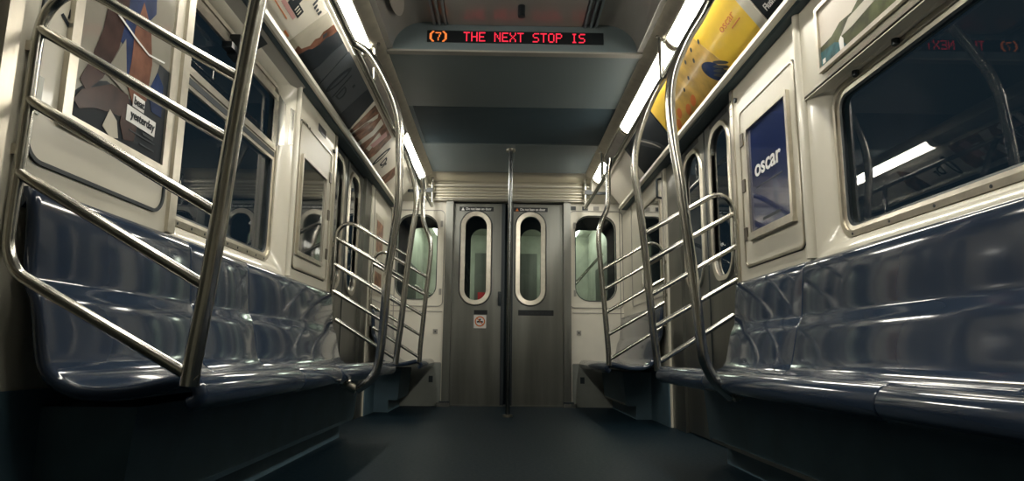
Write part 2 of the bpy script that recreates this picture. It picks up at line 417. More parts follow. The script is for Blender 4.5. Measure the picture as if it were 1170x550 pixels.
# ------------------------------------------------------------------ side walls
XP, XW, XD = 1.13, 1.20, 1.165
ZT = 1.872
def panel_ring(F, name, a0, b0, a1, b1, r, w, h, m, parent, base=0.):
    return F.ring(name, [(rrect(a0, b0, a1, b1, r), base), (rrect(a0, b0, a1, b1, r), base+h), (rrect(a0+w, b0+w, a1-w, b1-w, max(r-w, .002)), base+h), (rrect(a0+w, b0+w, a1-w, b1-w, max(r-w, .002)), base)], m, parent)

def slab(s, y0, y1, z0=0., z1=ZT, x=XP, th=.03):
    return box(min(s*x, s*(x+th)), max(s*x, s*(x+th)), y0, y1, z0, z1)

def bay(s, F, y0, y1, ztop, ztop_x, wy0, wy1, wz0, wz1, wall, soffit):
    """moulded recess that runs from the wall face back to the window frame"""
    a = sorted((A(s, y0), A(s, y1))); w = sorted((A(s, wy0), A(s, wy1)))
    outer = rrect(a[0], .845, a[1], ztop, .004); inner = rrect(w[0], wz0, w[1], wz1, .075)
    loops = []
    for k in range(7):
        t = k/6
        d = -(XW-XP)*(1-math.cos(t*math.pi/2))**.8
        e = 1-(1-t)**1.6
        loops.append(([(p[0]+(q[0]-p[0])*e, p[1]+(q[1]-p[1])*e) for p, q in zip(outer, inner)], d))
    return F.ring('window_surround', loops, 'wall2', wall, closed=False)

def window(s, n, y0, y1, z0, z1, transom=None):
    F = side(s, XW); a0, a1 = sorted((A(s, y0), A(s, y1)))
    r = .075; w = .038
    o = rrect(a0, z0, a1, z1, r); i1 = rrect(a0+w, z0+w, a1-w, z1-w, r-w+.012)
    m1 = rrect(a0+w*.55, z0+w*.55, a1-w*.55, z1-w*.55, r-w*.4)
    wn = struct(F.ring('window_%d' % n, [(o, -.004), (o, .014), (m1, .016), (m1, .008), (i1, .006), (i1, -.03), (o, -.03)], 'frame'))
    F.plate('pane', [rrect(a0+w-.006, z0+w-.006, a1-w+.006, z1-w+.006, r-w+.014)], 0., 'glass', wn, lift=-.012)
    F.ring('gasket', [(i1, .0065), (rrect(a0+w+.008, z0+w+.008, a1-w-.008, z1-w-.008, r-w+.008), .002), (rrect(a0+w+.008, z0+w+.008, a1-w-.008, z1-w-.008, r-w+.008), -.01), (i1, -.01)], 'dark', wn)
    for k in range(9):                                              # frame screws along the sill
        a = a0+.08+(a1-a0-.16)*k/8
        F.plate('screw', [ellipse(a, z0+.010, .005, .005, n=10)], .003, 'dark', wn, lift=.0165)
    if transom:
        v, f = merge([box(min(s*(XW-.014), s*(XW+.005)), max(s*(XW-.014), s*(XW+.005)), y0+.03, y1-.03, transom, transom+.028),
                      box(min(s*(XW-.008), s*(XW+.005)), max(s*(XW-.008), s*(XW+.005)), y0+.03, y1-.03, transom-.05, transom-.002)])
        t = link('transom', v, f, 'frame', wn)
        v, f = box(min(s*(XW-.010), s*XW), max(s*(XW-.010), s*XW), y0+.03, y1-.03, transom-.034, transom-.010); link('transom_seal', v, f, 'dark', t)
        v, f = box(min(s*(XW-.014), s*XW), max(s*(XW-.014), s*XW), y0+.03, y1-.03, z1-.075, z1-.045); link('sash_rail', v, f, 'frame', wn)
        ly = y0+.42
        lt = link('sash_latch', *merge([box(min(s*(XW-.05), s*XW), max(s*(XW-.05), s*XW), ly-.04, ly+.04, z1-.11, z1-.02), box(min(s*(XW-.04), s*XW), max(s*(XW-.04), s*XW), ly-.09, ly+.09, z1-.10, z1-.075)]), 'black', wn)
        link('latch_ring', *tube([(s*(XW-.055), ly+.02, z1-.03), (s*(XW-.065), ly+.02, z1-.06), (s*(XW-.055), ly+.02, z1-.09)], .008), 'tube', wn, True)
    return wn

def pocket_panel(s, wall, y0, y1, hinge_y, lock_y):
    """hinged access panel with its rounded moulding, hinges and lock"""
    F = side(s, XP); a0, a1 = sorted((A(s, y0), A(s, y1)))
    p = F.plate('access_panel', [rrect(a0+.006, .918, a1-.006, 1.70, .035)], .01, 'wall', wall, lift=.004)
    panel_ring(F, 'panel_moulding', a0, .912, a1, 1.706, .04, .012, .009, 'steel', p)
    panel_ring(F, 'panel_gap', a0-.004, .908, a1+.004, 1.710, .044, .006, .003, 'dark', p)
    for z in (1.075, 1.315, 1.55):
        a = A(s, hinge_y)
        v = F.plate('hinge', [rrect(a-.019, z-.032, a+.019, z+.032, .003)], .006, 'hinge', p, lift=.010)
    return p

def door_zone(s, n, y0, y1, ym, wins):
    F = side(s, XD); a = A
    d = struct(bpy.data.objects.new('door_%d' % n, None)); COL.objects.link(d); d.location = (s*XD, ym, 0)
    for (l0, l1), (w0, w1) in zip(((y0, ym-.004), (ym+.004, y1)), wins):
        q = sorted((a(s, l0), a(s, l1))); w = sorted((a(s, w0), a(s, w1)))
        z0, z1 = .93, 1.775; r = (w[1]-w[0])/2-.03
        hole = rrect(w[0], z0, w[1], z1, r)
        leaf = F.plate('door_leaf', [[(q[0], .01), (q[1], .01), (q[1], 1.86), (q[0], 1.86)], hole], .03, 'doorsteel', d)
        o1 = rrect(w[0]-.036, z0-.036, w[1]+.036, z1+.036, r+.035)
        F.ring('window_frame', [(hole, -.02), (hole, .008), (rrect(w[0]-.028, z0-.028, w[1]+.028, z1+.028, r+.027), .012), (o1, .001), (o1, -.008)], 'frame', leaf)
        F.plate('pane', [rrect(w[0]-.004, z0-.004, w[1]+.004, z1+.004, r+.003)], 0., 'glass', leaf, lift=-.012)
    q = sorted((a(s, ym-.006), a(s, ym+.006)))
    F.plate('edge_rubber', [[(q[0], .01), (q[1], .01), (q[1], 1.86), (q[0], 1.86)]], .02, 'dark', d, lift=.004)
    for k, ww in enumerate(wins):                                  # warning strip over each leaf window
        c = a(s, (ww[0]+ww[1])/2)
        F.plate('warning_strip', [rrect(c-.15, 1.818, c+.15, 1.85, .003)], .002, 'black', d, lift=.002)
    return d

# ---- right wall
s = 1
F1 = side(1, XP)
parts = [slab(1, 2.5, 3.3), slab(1, 4.74, YE), slab(1, YB, .3), slab(1, .3, 2.5, 0, .845)]
wall_right = struct(link('wall_right', *merge(parts), 'wall'))
v, f = merge([box(1.125, 1.16, .3, 2.5, 1.492, ZT), box(1.125, 1.235, .3, 2.5, 1.488, 1.50)]); link('header_box', v, f, 'wall', wall_right)
bay(1, F1, .3, 2.5, 1.492, 0, .42, 2.385, .915, 1.487, wall_right, None)
w = window(1, 2, .42, 2.385, .915, 1.487)
v, f = tube([(1.178, 2.19, 1.488), (1.178, 2.19, 1.468)], .012, smooth=False); link('header_screw', v, f, 'dark', wall_right, True)
for y in (1.95,):
    v, f = tube([(1.178, y, 1.488), (1.178, y, 1.468)], .012, smooth=False); link('header_screw', v, f, 'dark', wall_right, True)
pp = pocket_panel(1, wall_right, 2.545, 3.185, 3.155, 3.3)
link('corner_post', *tube([(1.128, 2.495, .862), (1.128, 2.495, ZT)], .022, smooth=False), 'wall2', wall_right, True)
v, f = slab(1, 3.262, 3.3, .3, ZT, 1.122, .05); jb = link('door_jamb', v, f, 'steel', wall_right)
for z in (1.80, 1.76, 1.72):
    F1.plate('jamb_hole', [ellipse(A(1, 3.281), z, .006, .006, n=10)], .002, 'dark', jb, lift=.0095)
F1.plate('lock_knob', [ellipse(A(1, 3.22), 1.785, .013, .013)], .012, 'dark', wall_right, lift=.012)
v, f = slab(1, 4.42, 4.74, 0, ZT, 1.145, .04); link('door_jamb', v, f, 'doorsteel', wall_right)
v, f = slab(1, 3.3, 4.42, 1.85, ZT, 1.16, .04); link('door_header', v, f, 'dark', wall_right)
door_zone(1, 2, 3.3, 4.42, 3.88, ((3.47, 3.76), (3.98, 4.33)))
# end panel with its dark glazed notice case and grab handle
panel_ring(F1, 'panel_moulding', A(1, 6.0), .92, A(1, 4.80), 1.86, .03, .010, .006, 'soffit', wall_right)
case = thing('notice_case', 'dark glazed notice case on the right wall between doorway and end wall', 'frame', (1.13, 5.15, 1.1))
panel_ring(F1, 'frame', A(1, 5.55), 1.02, A(1, 4.86), 1.72, .015, .025, .014, 'frame', case)
F1.plate('glazing', [rrect(A(1, 5.53), 1.04, A(1, 4.88), 1.70, .01)], .006, 'darkglass', case, lift=.006)
gh = tag(link('grab_bar', *tube([(1.128, 4.82, 1.80), (1.095, 4.82, 1.79), (1.092, 4.82, 1.76), (1.092, 4.82, 1.69), (1.095, 4.82, 1.66), (1.128, 4.82, 1.65)], .009), 'dark', smooth=True), 'small black grab bar on the right wall past the doorway', 'grab bar')

# ---- left wall
F2 = side(-1, XP)
parts = [slab(-1, 1.36, 2.12), slab(-1, 3.3, 4.1), slab(-1, 5.36, YE), slab(-1, YB, .1), slab(-1, 2.12, 3.3, 0, .845)]
wall_left = struct(link('wall_left', *merge(parts), 'wall'))
bay(-1, F2, 2.12, 3.3, 1.86, 0, 2.20, 3.215, .915, 1.80, wall_left, None)
window(-1, 1, 2.20, 3.215, .915, 1.80, transom=1.47)
link('soffit', *prism([(-1.2, 1.795), (-1.085, 1.868), (-1.085, 1.885), (-1.2, 1.885)], 2.1, 3.32), 'soffit', wall_left)  # shadow of the underside is put into this grey
FSO = Frame((-1.142, 2.72, 1.8318), (0, 1, 0), (.844, 0, .536))
FSO.plate('soffit_label', [rrect(-.075, -.028, .075, .028, .003)], .003, 'dark', wall_left, lift=.0036)
FSO.plate('soffit_label_lines', [[(-.065, .004), (.065, .004), (.065, .008), (-.065, .008)], [(-.065, -.012), (.065, -.012), (.065, -.008), (-.065, -.008)]], .001, 'inkgrey', wall_left, lift=.0046)
pts = [(-1.192, 3.13), (-1.190, 3.18), (-1.180, 3.22), (-1.160, 3.25), (-1.135, 3.268)]  # added steel plate standing in for a reflection at the window's upper end
V = []; F = []
for x, y in pts:
    for z, o in ((1.47, 0), (1.80, 0), (1.80, .004), (1.47, .004)): V.append((x+o, y-o*.5, z-(.09*(y-3.13)/.138 if z > 1.6 else -.06*(y-3.13)/.138)))
for i in range(len(pts)-1):
    for k in range(4): F.append((i*4+k, i*4+(k+1) % 4, i*4+4+(k+1) % 4, i*4+4+k))
F += [(0, 1, 2, 3), tuple(range(len(V)-4, len(V)))]
link('reflection_plate', V, F, 'tube', wall_left, True)
pocket_panel(-1, wall_left, 3.36, 4.02, 4.0, 4.05)
panel_ring(F2, 'panel_moulding', 1.44, .908, 2.06, 1.86, .06, .010, .006, 'dark', wall_left)
link('corner_post', *tube([(-1.128, 3.305, .862), (-1.128, 3.305, ZT)], .018, smooth=False), 'wall2', wall_left, True)
v, f = slab(-1, 2.085, 2.13, .862, ZT, 1.118, .02); link('corner_trim', v, f, 'frame', wall_left)
v, f = slab(-1, 1.33, 1.372, 0, ZT, 1.115, .05); link('door_jamb', v, f, 'steel', wall_left)
F2.plate('lock_plate', [rrect(1.425, 1.02, 1.475, 1.11, .003)], .004, 'doorsteel', wall_left, lift=.004)
F2.plate('keyhole', [ellipse(1.447, 1.065, .006, .009, n=12)], .002, 'dark', wall_left, lift=.0055)
F2.plate('arrow_mark', [[(1.505, 1.285), (1.545, 1.262), (1.545, 1.274), (1.512, 1.293)], [(1.53, 1.29), (1.537, 1.29), (1.542, 1.315), (1.534, 1.315)]], .001, 'ink', wall_left, lift=.002)
v, f = slab(-1, 4.08, 4.125, 0, ZT, 1.122, .05); link('door_jamb', v, f, 'steel', wall_left)
v, f = slab(-1, 5.14, 5.36, 0, ZT, 1.14, .04); link('door_jamb', v, f, 'doorsteel', wall_left)
v, f = slab(-1, 4.12, 5.14, 1.85, ZT, 1.16, .04); link('door_header', v, f, 'dark', wall_left)
F2.plate('vent_slot', [rrect(3.70, 1.755, 3.86, 1.80, .004)], .003, 'black', wall_left, lift=.002)
F2.plate('lock_knob', [ellipse(4.06, 1.74, .012, .012)], .012, 'dark', wall_left, lift=.012)
door_zone(-1, 3, 4.12, 5.14, 4.62, ((4.21, 4.47), (4.70, 4.98)))
door_zone(-1, 4, .10, 1.34, .72, ((.22, .58), (.86, 1.2)))
v, f = slab(-1, .1, 1.34, 1.85, ZT, 1.16, .04); link('door_header', v, f, 'dark', wall_left)
case = thing('notice_case', 'dark glazed notice case on the left access panel beside the doorway', 'frame', (-1.13, 3.63, 1.0))
panel_ring(F2, 'frame', 3.40, .985, 3.90, 1.53, .02, .022, .014, 'frame', case, .004)
F2.plate('glazing', [rrect(3.415, 1.0, 3.885, 1.515, .01)], .006, 'darkglass', case, lift=.009)
# dark end panel posters left of the end wall
panel_ring(F2, 'panel_moulding', 5.45, .92, 6.3, 1.86, .03, .010, .006, 'soffit', wall_left)
for z0, z1, w in ((1.30, 1.66, 'upper'), (.98, 1.22, 'lower')):
    t = thing('notice', 'small faded %s notice on the left wall near the end wall' % w, 'poster', (-1.13, 5.7, z0))
    F2.plate('sheet', [rrect(5.55, z0, 5.90, z1, .004)], .003, 'beige', t, lift=.004)
    F2.plate('print', [[(5.58, z0+.04), (5.87, z0+.04), (5.87, z1-.05), (5.58, z1-.05)]], .001, 'brown', t, lift=.005)

# dark strips added to dim the foot of both walls below the benches
for s, spans in ((1, ((YB, 3.29), (4.75, YE-.06))), (-1, ((YB, .09), (1.38, 4.07), (5.37, YE-.06)))):
    struct(link('added_dark_strip_%s' % ('right' if s > 0 else 'left'), *merge([box(min(s*1.121, s*1.1295), max(s*1.121, s*1.1295), a, b, 0, .40) for a, b in spans]), 'heater'))
# rear closing wall
v, f = box(-1.25, 1.25, YB-.05, YB, 0, 2.4); struct(link('wall_rear', v, f, 'endwall'))

# ------------------------------------------------------------------ cove: rail, ad backing, lamp strip, edge trims along both sides
for s in (-1, 1):
    nm = 'left' if s < 0 else 'right'
    m = lambda pts: [(s*x, z) for x, z in pts]
    cv = struct(link('cove_%s' % nm, *prism(m([(1.085, 1.885), (.90, 2.112), (.80, 2.185), (.80, 2.235), (1.2, 2.235), (1.2, 1.885)]), YB, 6.2), 'cream'))
    link('ad_rail', *prism(m([(1.175, 1.865), (1.064, 1.863), (1.050, 1.872), (1.050, 1.893), (1.066, 1.912), (1.080, 1.91), (1.09, 1.884), (1.175, 1.884)]), YB, 6.2), 'endwall', cv, True, 30)
    link('door_soffit', *prism(m([(1.2, 1.858), (1.09, 1.858), (1.07, 1.866), (1.2, 1.866)]), YB, 6.2), 'grille', cv)
    link('ad_top_trim', *prism(m([(.905, 2.090), (.885, 2.112), (.893, 2.122), (.915, 2.10)]), YB, 6.2), 'frame', cv)
    link('ceiling_trim', *prism(m([(.805, 2.165), (.795, 2.158), (.745, 2.185), (.73, 2.20), (.735, 2.215), (.81, 2.215)]), YB, 6.2), 'frame', cv, True, 30)
    link('trim_bead', *prism(m([(.806, 2.158), (.796, 2.152), (.790, 2.158), (.80, 2.166)]), YB, 6.2), 'wall2', cv)

def fixture(s, y0, y1, lit, label):
    """bulging strip diffuser with two end caps and a metal tray"""
    t = thing('strip_light', label, 'light', (s*.85, (y0+y1)/2, 2.15), 'strip lights along the ceiling edges')
    a, b = Vector((.898, 2.112)), Vector((.803, 2.172)); d = b-a; n = Vector((-.534, -.845))
    def sec(k, o=0): return [tuple(a+d*u+n*(k*math.sin(math.pi*u)**.6+o)) for u in [i/8 for i in range(9)]]
    sc = [(s*x, z) for x, z in sec(.022)]
    back = [(s*x, z) for x, z in ((.80, 2.19), (.90, 2.13))]
    df = link('diffuser', *prism(sc+back, y0+.02, y1-.02), 'lamp' if lit else 'unlit', t, True)
    for yy in (y0, y1-.02):
        ec = [(s*x, z) for x, z in sec(.026)]
        link('end_cap', *prism(ec+back, yy, yy+.02), 'frame', df, True)
    return t
R = [(.4, 3.32, 1, 'lit strip light above the yellow ad, nearest on the right side'), (3.34, 4.72, 1, 'second lit strip light on the right, behind the ceiling hanger'),
     (4.74, 5.52, 0, 'unlit strip light on the right side above the black ad'), (5.54, 6.18, 1, 'last lit strip light on the right, by the end wall')]
Lf = [(.8, 2.2, 1, 'lit strip light on the left at the top edge of the picture'), (2.22, 3.48, 1, 'lit strip light on the left above the cream ad with a face'),
      (3.50, 4.88, 0, 'unlit strip light on the left above the dark ad'), (4.90, 6.18, 1, 'lit strip light on the left by the end wall')]
for a in R: fixture(1, *a)
for a in Lf: fixture(-1, *a)
# ------------------------------------------------------------------ cove ads
def cove(s):
    Aq, Bq = Vector((s*1.075, 0, 1.885)), Vector((s*.905, 0, 2.105))
    return Frame(Aq, (0, -s, 0), Bq-Aq)
CL, CR = cove(-1), cove(1)
H = .278
def card(F, s, name, label, y0, y1, m, group='car cards in the ceiling coves'):
    t = thing(name, label, 'advertisement', F.p(A(s, (y0+y1)/2), 0), group)
    a0, a1 = sorted((A(s, y0), A(s, y1)))
    F.plate('card', [rrect(a0, -.012, a1, H-.004, .003)], .004, m, t, lift=.010)
    return t
# left, nearest: cream card, logo block, script, photo of a reclining person
t = card(CL, -1, 'car_card', 'cream car card with a black logo block and a reclining face, left cove', 1.75, 3.375, 'cream')
lb = CL.plate('logo_block', [[(2.50, .135), (2.66, .135), (2.66, .118), (2.80, .118), (2.80, .160), (2.73, .160), (2.73, .185), (2.50, .185)]], .001, 'ink', t, lift=.0115)
for k in range(4): CL.plate('logo_mark', [[(2.52+k*.05, .143), (2.53+k*.05, .143), (2.53+k*.05, .175), (2.52+k*.05, .175)]], .001, 'cream', lb, lift=.0125)
for k in range(3): CL.plate('logo_mark', [[(2.735+k*.02, .126), (2.742+k*.02, .126), (2.742+k*.02, .152), (2.735+k*.02, .152)]], .001, 'cream', lb, lift=.0125)
CL.plate('pink_band', [[(2.62, .095), (2.78, .095), (2.78, .115), (2.62, .115)]], .001, 'pink', t, lift=.0115)
CL.plate('small_print', [[(2.45, .072), (2.74, .072), (2.74, .077), (2.45, .077)], [(2.79, .03), (2.845, .03), (2.845, .04), (2.79, .04)]], .001, 'orange', t, lift=.0115)
CL.plate('script', [[(2.815, .215), (2.83, .215), (2.825, .25), (2.81, .25)], [(2.84, .212), (2.86, .212), (2.85, .235), (2.838, .235)], [(2.868, .214), (2.885, .214), (2.883, .230), (2.868, .230)], [(2.893, .214), (2.915, .214), (2.915, .238), (2.90, .238)]], .001, 'inkgrey', t, lift=.0115)
CL.plate('photo', [[(2.865, -.008), (3.37, -.008), (3.37, .266), (2.95, .266)]], .001, 'beige', t, lift=.0115)
CL.plate('face', [[(2.965, .01), (2.96, .05), (3.0, .055), (3.04, .10), (3.035, .14), (3.055, .165), (3.045, .195), (3.06, .23), (3.07, .264), (3.16, .264), (3.16, .16), (3.11, .08), (3.06, .02)]], .001, 'skin', t, lift=.0125)
CL.plate('hair', [[(2.985, -.008), (3.02, .035), (3.05, .085), (3.075, .10), (3.10, .15), (3.10, .19), (3.13, .23), (3.14, .266), (3.37, .266), (3.37, -.008)], [(3.062, .185), (3.085, .175), (3.09, .205), (3.07, .212)]], .001, 'ink', t, lift=.0135)
CL.plate('shirt', [[(3.20, -.006), (3.24, .09), (3.25, .20), (3.27, .264), (3.368, .264), (3.368, -.006)]], .001, 'inkgrey', t, lift=.0145)
# left, middle: want of light put into the card's dark print; oval, large initial
t = card(CL, -1, 'car_card', 'car card with unlit darkness put into its grey print, oval emblem, between two lit cards on the left', 3.385, 4.10, 'inkgrey')
CL.plate('oval', [ellipse(3.52, .14, .105, .035, math.radians(78)), ellipse(3.525, .14, .075, .018, math.radians(78))], .001, 'ink', t, lift=.0115)
CL.text('initial', 'D', 3.62, .07, .12, 'ink', t, lift=.0115, rot=0)
CL.plate('frame_line', [[(3.60, .05), (3.61, .05), (3.61, .22), (3.60, .22)]], .001, 'ink', t, lift=.0115)
CL.plate('small_mark', [[(3.71, .19), (3.735, .19), (3.735, .21), (3.71, .21)]], .001, 'ink', t, lift=.0115)
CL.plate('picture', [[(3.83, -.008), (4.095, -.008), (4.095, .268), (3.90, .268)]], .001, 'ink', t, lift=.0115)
# left, far: brown picture, oval emblem and initial
t = card(CL, -1, 'car_card', 'lit car card with brown pictures and a black oval emblem, far left cove', 4.11, 5.62, 'cream')
CL.plate('picture', [[(4.12, -.008), (4.74, -.008), (4.80, .1), (4.82, .268), (4.16, .268)]], .001, 'brown', t, lift=.0115)
CL.plate('arm', [[(4.18, .02), (4.24, .02), (4.33, .14), (4.30, .20), (4.24, .15)]], .001, 'skin', t, lift=.0125)
CL.plate('white_shape', [[(4.34, .0), (4.42, .02), (4.50, .15), (4.50, .26), (4.40, .26), (4.43, .16)], [(4.56, .05), (4.64, .06), (4.62, .2), (4.55, .2)], [(4.15, .0), (4.18, .0), (4.34, .24), (4.30, .26)]], .001, 'cream', t, lift=.0125)
CL.plate('purple_shape', [[(4.58, .09), (4.66, .10), (4.72, .24), (4.64, .25)]], .001, 'pink', t, lift=.0135)
CL.plate('oval', [ellipse(4.93, .12, .105, .036, math.radians(72)), ellipse(4.935, .12, .075, .014, math.radians(72))], .001, 'ink', t, lift=.0115)
CL.text('initial', 'Dr', 5.02, .075, .11, 'ink', t, lift=.0115, bold=.003)
CL.plate('picture', [[(5.26, -.006), (5.44, -.006), (5.52, .1), (5.50, .26), (5.38, .2)]], .001, 'brown', t, lift=.0115)
# right, nearest: black line sign
t = card(CR, 1, 'line_sign', 'black line sign at the top right edge reading Flushing', 1.3, 2.60, 'ink', None)
CR.text('lettering', 'Flushing', A(1, 2.565), .05, .042, 'white', t, lift=.0115, bold=.0008)
t = thing('card_divider', 'cream divider strip between the black line sign and the yellow ad', 'trim', CR.p(A(1, 2.635), 0))
CR.plate('strip', [rrect(A(1, 2.675), -.01, A(1, 2.605), H-.004, .003)], .008, 'wall2', t, lift=.014)
# right: yellow card
t = card(CR, 1, 'car_card', 'yellow oscar car card with a blue drawing, right cove', 2.68, 4.17, 'yellow')
CR.text('lettering', 'oscar', A(1, 2.93), .155, .055, 'orange', t, lift=.0115, width=.17)
CR.plate('tagline', [[(A(1, 2.84), .128), (A(1, 2.74), .128), (A(1, 2.74), .134), (A(1, 2.84), .134)]], .001, 'orange', t, lift=.0115)
CR.plate('sand', [[(A(1, 3.05), -.008), (A(1, 3.10), .10), (A(1, 3.16), .268), (A(1, 3.75), .268), (A(1, 4.05), -.008)]], .001, 'yellow2', t, lift=.0112)
ph = ellipse(A(1, 3.21), .075, .10, .055, math.radians(-38))
CR.plate('drawing', [ph], .001, 'blue', t, lift=.0125)
for k in range(4):
    CR.plate('finger', [ellipse(A(1, 3.18-.025*k), .052+.015*k-.02, .065, .010, math.radians(-30))], .001, 'inkgrey', t, lift=.0135)
for y, z in ((3.14, .235), (3.30, .20), (3.38, .235), (3.47, .17), (3.25, .245), (3.6, .15)):
    CR.plate('speck', [ellipse(A(1, y), z, .016, .008, math.radians(30))], .001, 'inkgrey', t, lift=.0125)
for y, z in ((3.85, .09), (3.72, .06), (3.95, .05), (3.6, .07)):
    CR.plate('coral', [ellipse(A(1, y), z, .05, .022, math.radians(20))], .001, 'orange', t, lift=.0122)
# right: black card with a grey wave
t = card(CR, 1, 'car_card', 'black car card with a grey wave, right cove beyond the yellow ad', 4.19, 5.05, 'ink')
wv = [(4.80, .29), (4.72, .19), (4.60, .12), (4.48, .06), (4.40, -.008), (4.32, -.008), (4.42, .09), (4.55, .17), (4.68, .25), (4.72, .27), (4.8, .272)]
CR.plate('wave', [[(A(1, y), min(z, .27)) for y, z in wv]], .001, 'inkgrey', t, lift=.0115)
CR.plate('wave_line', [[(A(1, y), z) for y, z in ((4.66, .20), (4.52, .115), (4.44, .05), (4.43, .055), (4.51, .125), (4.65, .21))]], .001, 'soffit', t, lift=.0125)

# ------------------------------------------------------------------ framed posters on the walls
# blue poster, right
t = thing('framed_poster', 'navy blue oscar poster in a steel frame on the right wall panel', 'poster', (1.13, 2.85, 1.05))
panel_ring(F1, 'frame', A(1, 3.085), 1.045, A(1, 2.605), 1.592, .006, .022, .016, 'frame', t, .004)
F1.plate('print', [rrect(A(1, 3.07), 1.06, A(1, 2.62), 1.577, .003)], .004, 'navy', t, lift=.009)
F1.text('lettering', 'oscar', A(1, 3.0), 1.318, .112, 'white', t, lift=.010, width=.29, bold=.0022)
F1.plate('tagline', [[(A(1, 2.99), 1.262), (A(1, 2.70), 1.262), (A(1, 2.70), 1.268), (A(1, 2.99), 1.268)]], .001, 'inkgrey', t, lift=.010)
F1.plate('small_mark', [rrect(A(1, 2.93), 1.10, A(1, 2.74), 1.112, .003)], .001, 'inkgrey', t, lift=.010)
v, f = box(1.105, 1.13, 2.60, 3.09, 1.03, 1.05); link('sill', v, f, 'frame', t)
# header ad, right: landscape
t = thing('framed_poster', 'green hillside landscape poster in a steel frame above the right window', 'poster', (1.125, 1.6, 1.53))
FH = side(1, 1.125)
panel_ring(FH, 'frame', A(1, 2.32), 1.53, A(1, .6), 1.79, .006, .016, .016, 'frame', t)
FH.plate('print', [rrect(A(1, 2.31), 1.54, A(1, .61), 1.78, .003)], .004, 'sky', t, lift=.006)
FH.plate('hills', [[(A(1, y), z) for y, z in ((2.305, 1.545), (2.305, 1.628), (2.22, 1.632), (2.16, 1.655), (2.08, 1.65), (2.02, 1.68), (1.9, 1.67), (1.8, 1.70), (1.66, 1.69), (1.5, 1.73), (1.3, 1.72), (1.1, 1.74), (.8, 1.70), (.62, 1.72), (.62, 1.545))]], .001, 'green', t, lift=.0075)
FH.plate('path', [[(A(1, y), z) for y, z in ((2.16, 1.60), (2.10, 1.64), (1.9, 1.655), (1.7, 1.66), (1.7, 1.64), (1.9, 1.62), (2.08, 1.60))]], .001, 'beige', t, lift=.0085)
FH.plate('meadow', [[(A(1, y), z) for y, z in ((2.303, 1.547), (2.303, 1.607), (2.20, 1.60), (2.14, 1.57), (2.12, 1.547))]], .001, 'teal', t, lift=.0085)
FH.plate('figure', [[(A(1, y), z) for y, z in ((2.165, 1.552), (2.17, 1.59), (2.155, 1.602), (2.14, 1.585), (2.14, 1.552))]], .001, 'white', t, lift=.0095)
FH.plate('caption', [rrect(A(1, 2.29), 1.557, A(1, 2.27), 1.575, .002)], .001, 'white', t, lift=.0095)
# poster on the left near panel
t = thing('framed_poster', 'beat yesterday poster of bent arms in a wide steel frame, near left wall', 'poster', (-1.13, 1.8, 1.04))
panel_ring(F2, 'frame', 1.535, 1.022, 2.045, 1.72, .008, .034, .014, 'frame', t)
F2.plate('print', [rrect(1.555, 1.045, 2.02, 1.70, .003)], .004, 'posterglass', t, lift=.006)
g2 = lambda n, pts, m, l: F2.plate(n, [pts], .001, m, t, lift=l)
g2('dark_ground', [(1.565, 1.05), (1.565, 1.11), (1.63, 1.17), (1.70, 1.20), (1.86, 1.19), (1.92, 1.25), (1.95, 1.36), (2.01, 1.36), (2.01, 1.05)], 'ink', .0072)
g2('shirt', [(1.66, 1.42), (1.70, 1.34), (1.76, 1.33), (1.80, 1.22), (1.82, 1.40), (1.90, 1.50), (1.88, 1.69), (1.70, 1.69)], 'blue', .0078)
g2('upper_arm', [(1.655, 1.69), (1.67, 1.42), (1.66, 1.33), (1.625, 1.23), (1.59, 1.16), (1.62, 1.14), (1.68, 1.20), (1.735, 1.31), (1.76, 1.45), (1.75, 1.69)], 'skind', .0085)
g2('forearm', [(1.575, 1.10), (1.60, 1.135), (1.72, 1.20), (1.80, 1.20), (1.82, 1.165), (1.78, 1.13), (1.66, 1.11), (1.60, 1.085)], 'skind', .0092)
g2('other_arm', [(1.80, 1.40), (1.83, 1.50), (1.88, 1.44), (1.905, 1.34), (1.895, 1.22), (1.83, 1.18), (1.79, 1.23), (1.80, 1.30)], 'skin', .0085)
g2('pale_gap', [(1.69, 1.22), (1.76, 1.35), (1.785, 1.24), (1.78, 1.20)], 'posterglass', .0096)
g2('fist', [(1.78, 1.155), (1.83, 1.17), (1.86, 1.14), (1.85, 1.08), (1.80, 1.07), (1.775, 1.11)], 'skind', .0096)
g2('white_panel', [(1.70, 1.075), (1.725, 1.13), (1.76, 1.11), (1.775, 1.065), (1.74, 1.055)], 'beige', .0096)
g2('trouser', [(1.90, 1.25), (1.94, 1.33), (1.98, 1.30), (1.985, 1.20), (1.93, 1.20)], 'blue', .0085)
F2.plate('cord', [[(1.662, 1.405), (1.70, 1.40), (1.80, 1.372), (1.88, 1.356), (1.97, 1.372), (1.97, 1.377), (1.88, 1.362), (1.80, 1.379), (1.70, 1.407), (1.662, 1.411)]], .001, 'white', t, lift=.0105)
F2.plate('word_block', [[(1.825, 1.178), (1.885, 1.178), (1.885, 1.215), (1.825, 1.215)]], .001, 'white', t, lift=.0105)
F2.plate('word_block', [[(1.80, 1.128), (1.955, 1.128), (1.955, 1.174), (1.80, 1.174)]], .001, 'white', t, lift=.0105)
F2.text('lettering', 'beat', 1.829, 1.187, .032, 'ink', t, lift=.0115, width=.052, bold=.0008)
F2.text('lettering', 'yesterday', 1.820, 1.143, .034, 'ink', t, lift=.0115, width=.130, bold=.0008)
F2.plate('small_print', [[(1.82, 1.104), (1.96, 1.104), (1.96, 1.108), (1.82, 1.108)], [(1.88, 1.082), (1.96, 1.082), (1.96, 1.086), (1.88, 1.086)], [(1.89, 1.114), (1.95, 1.114), (1.95, 1.122), (1.89, 1.122)]], .001, 'inkgrey', t, lift=.0105)

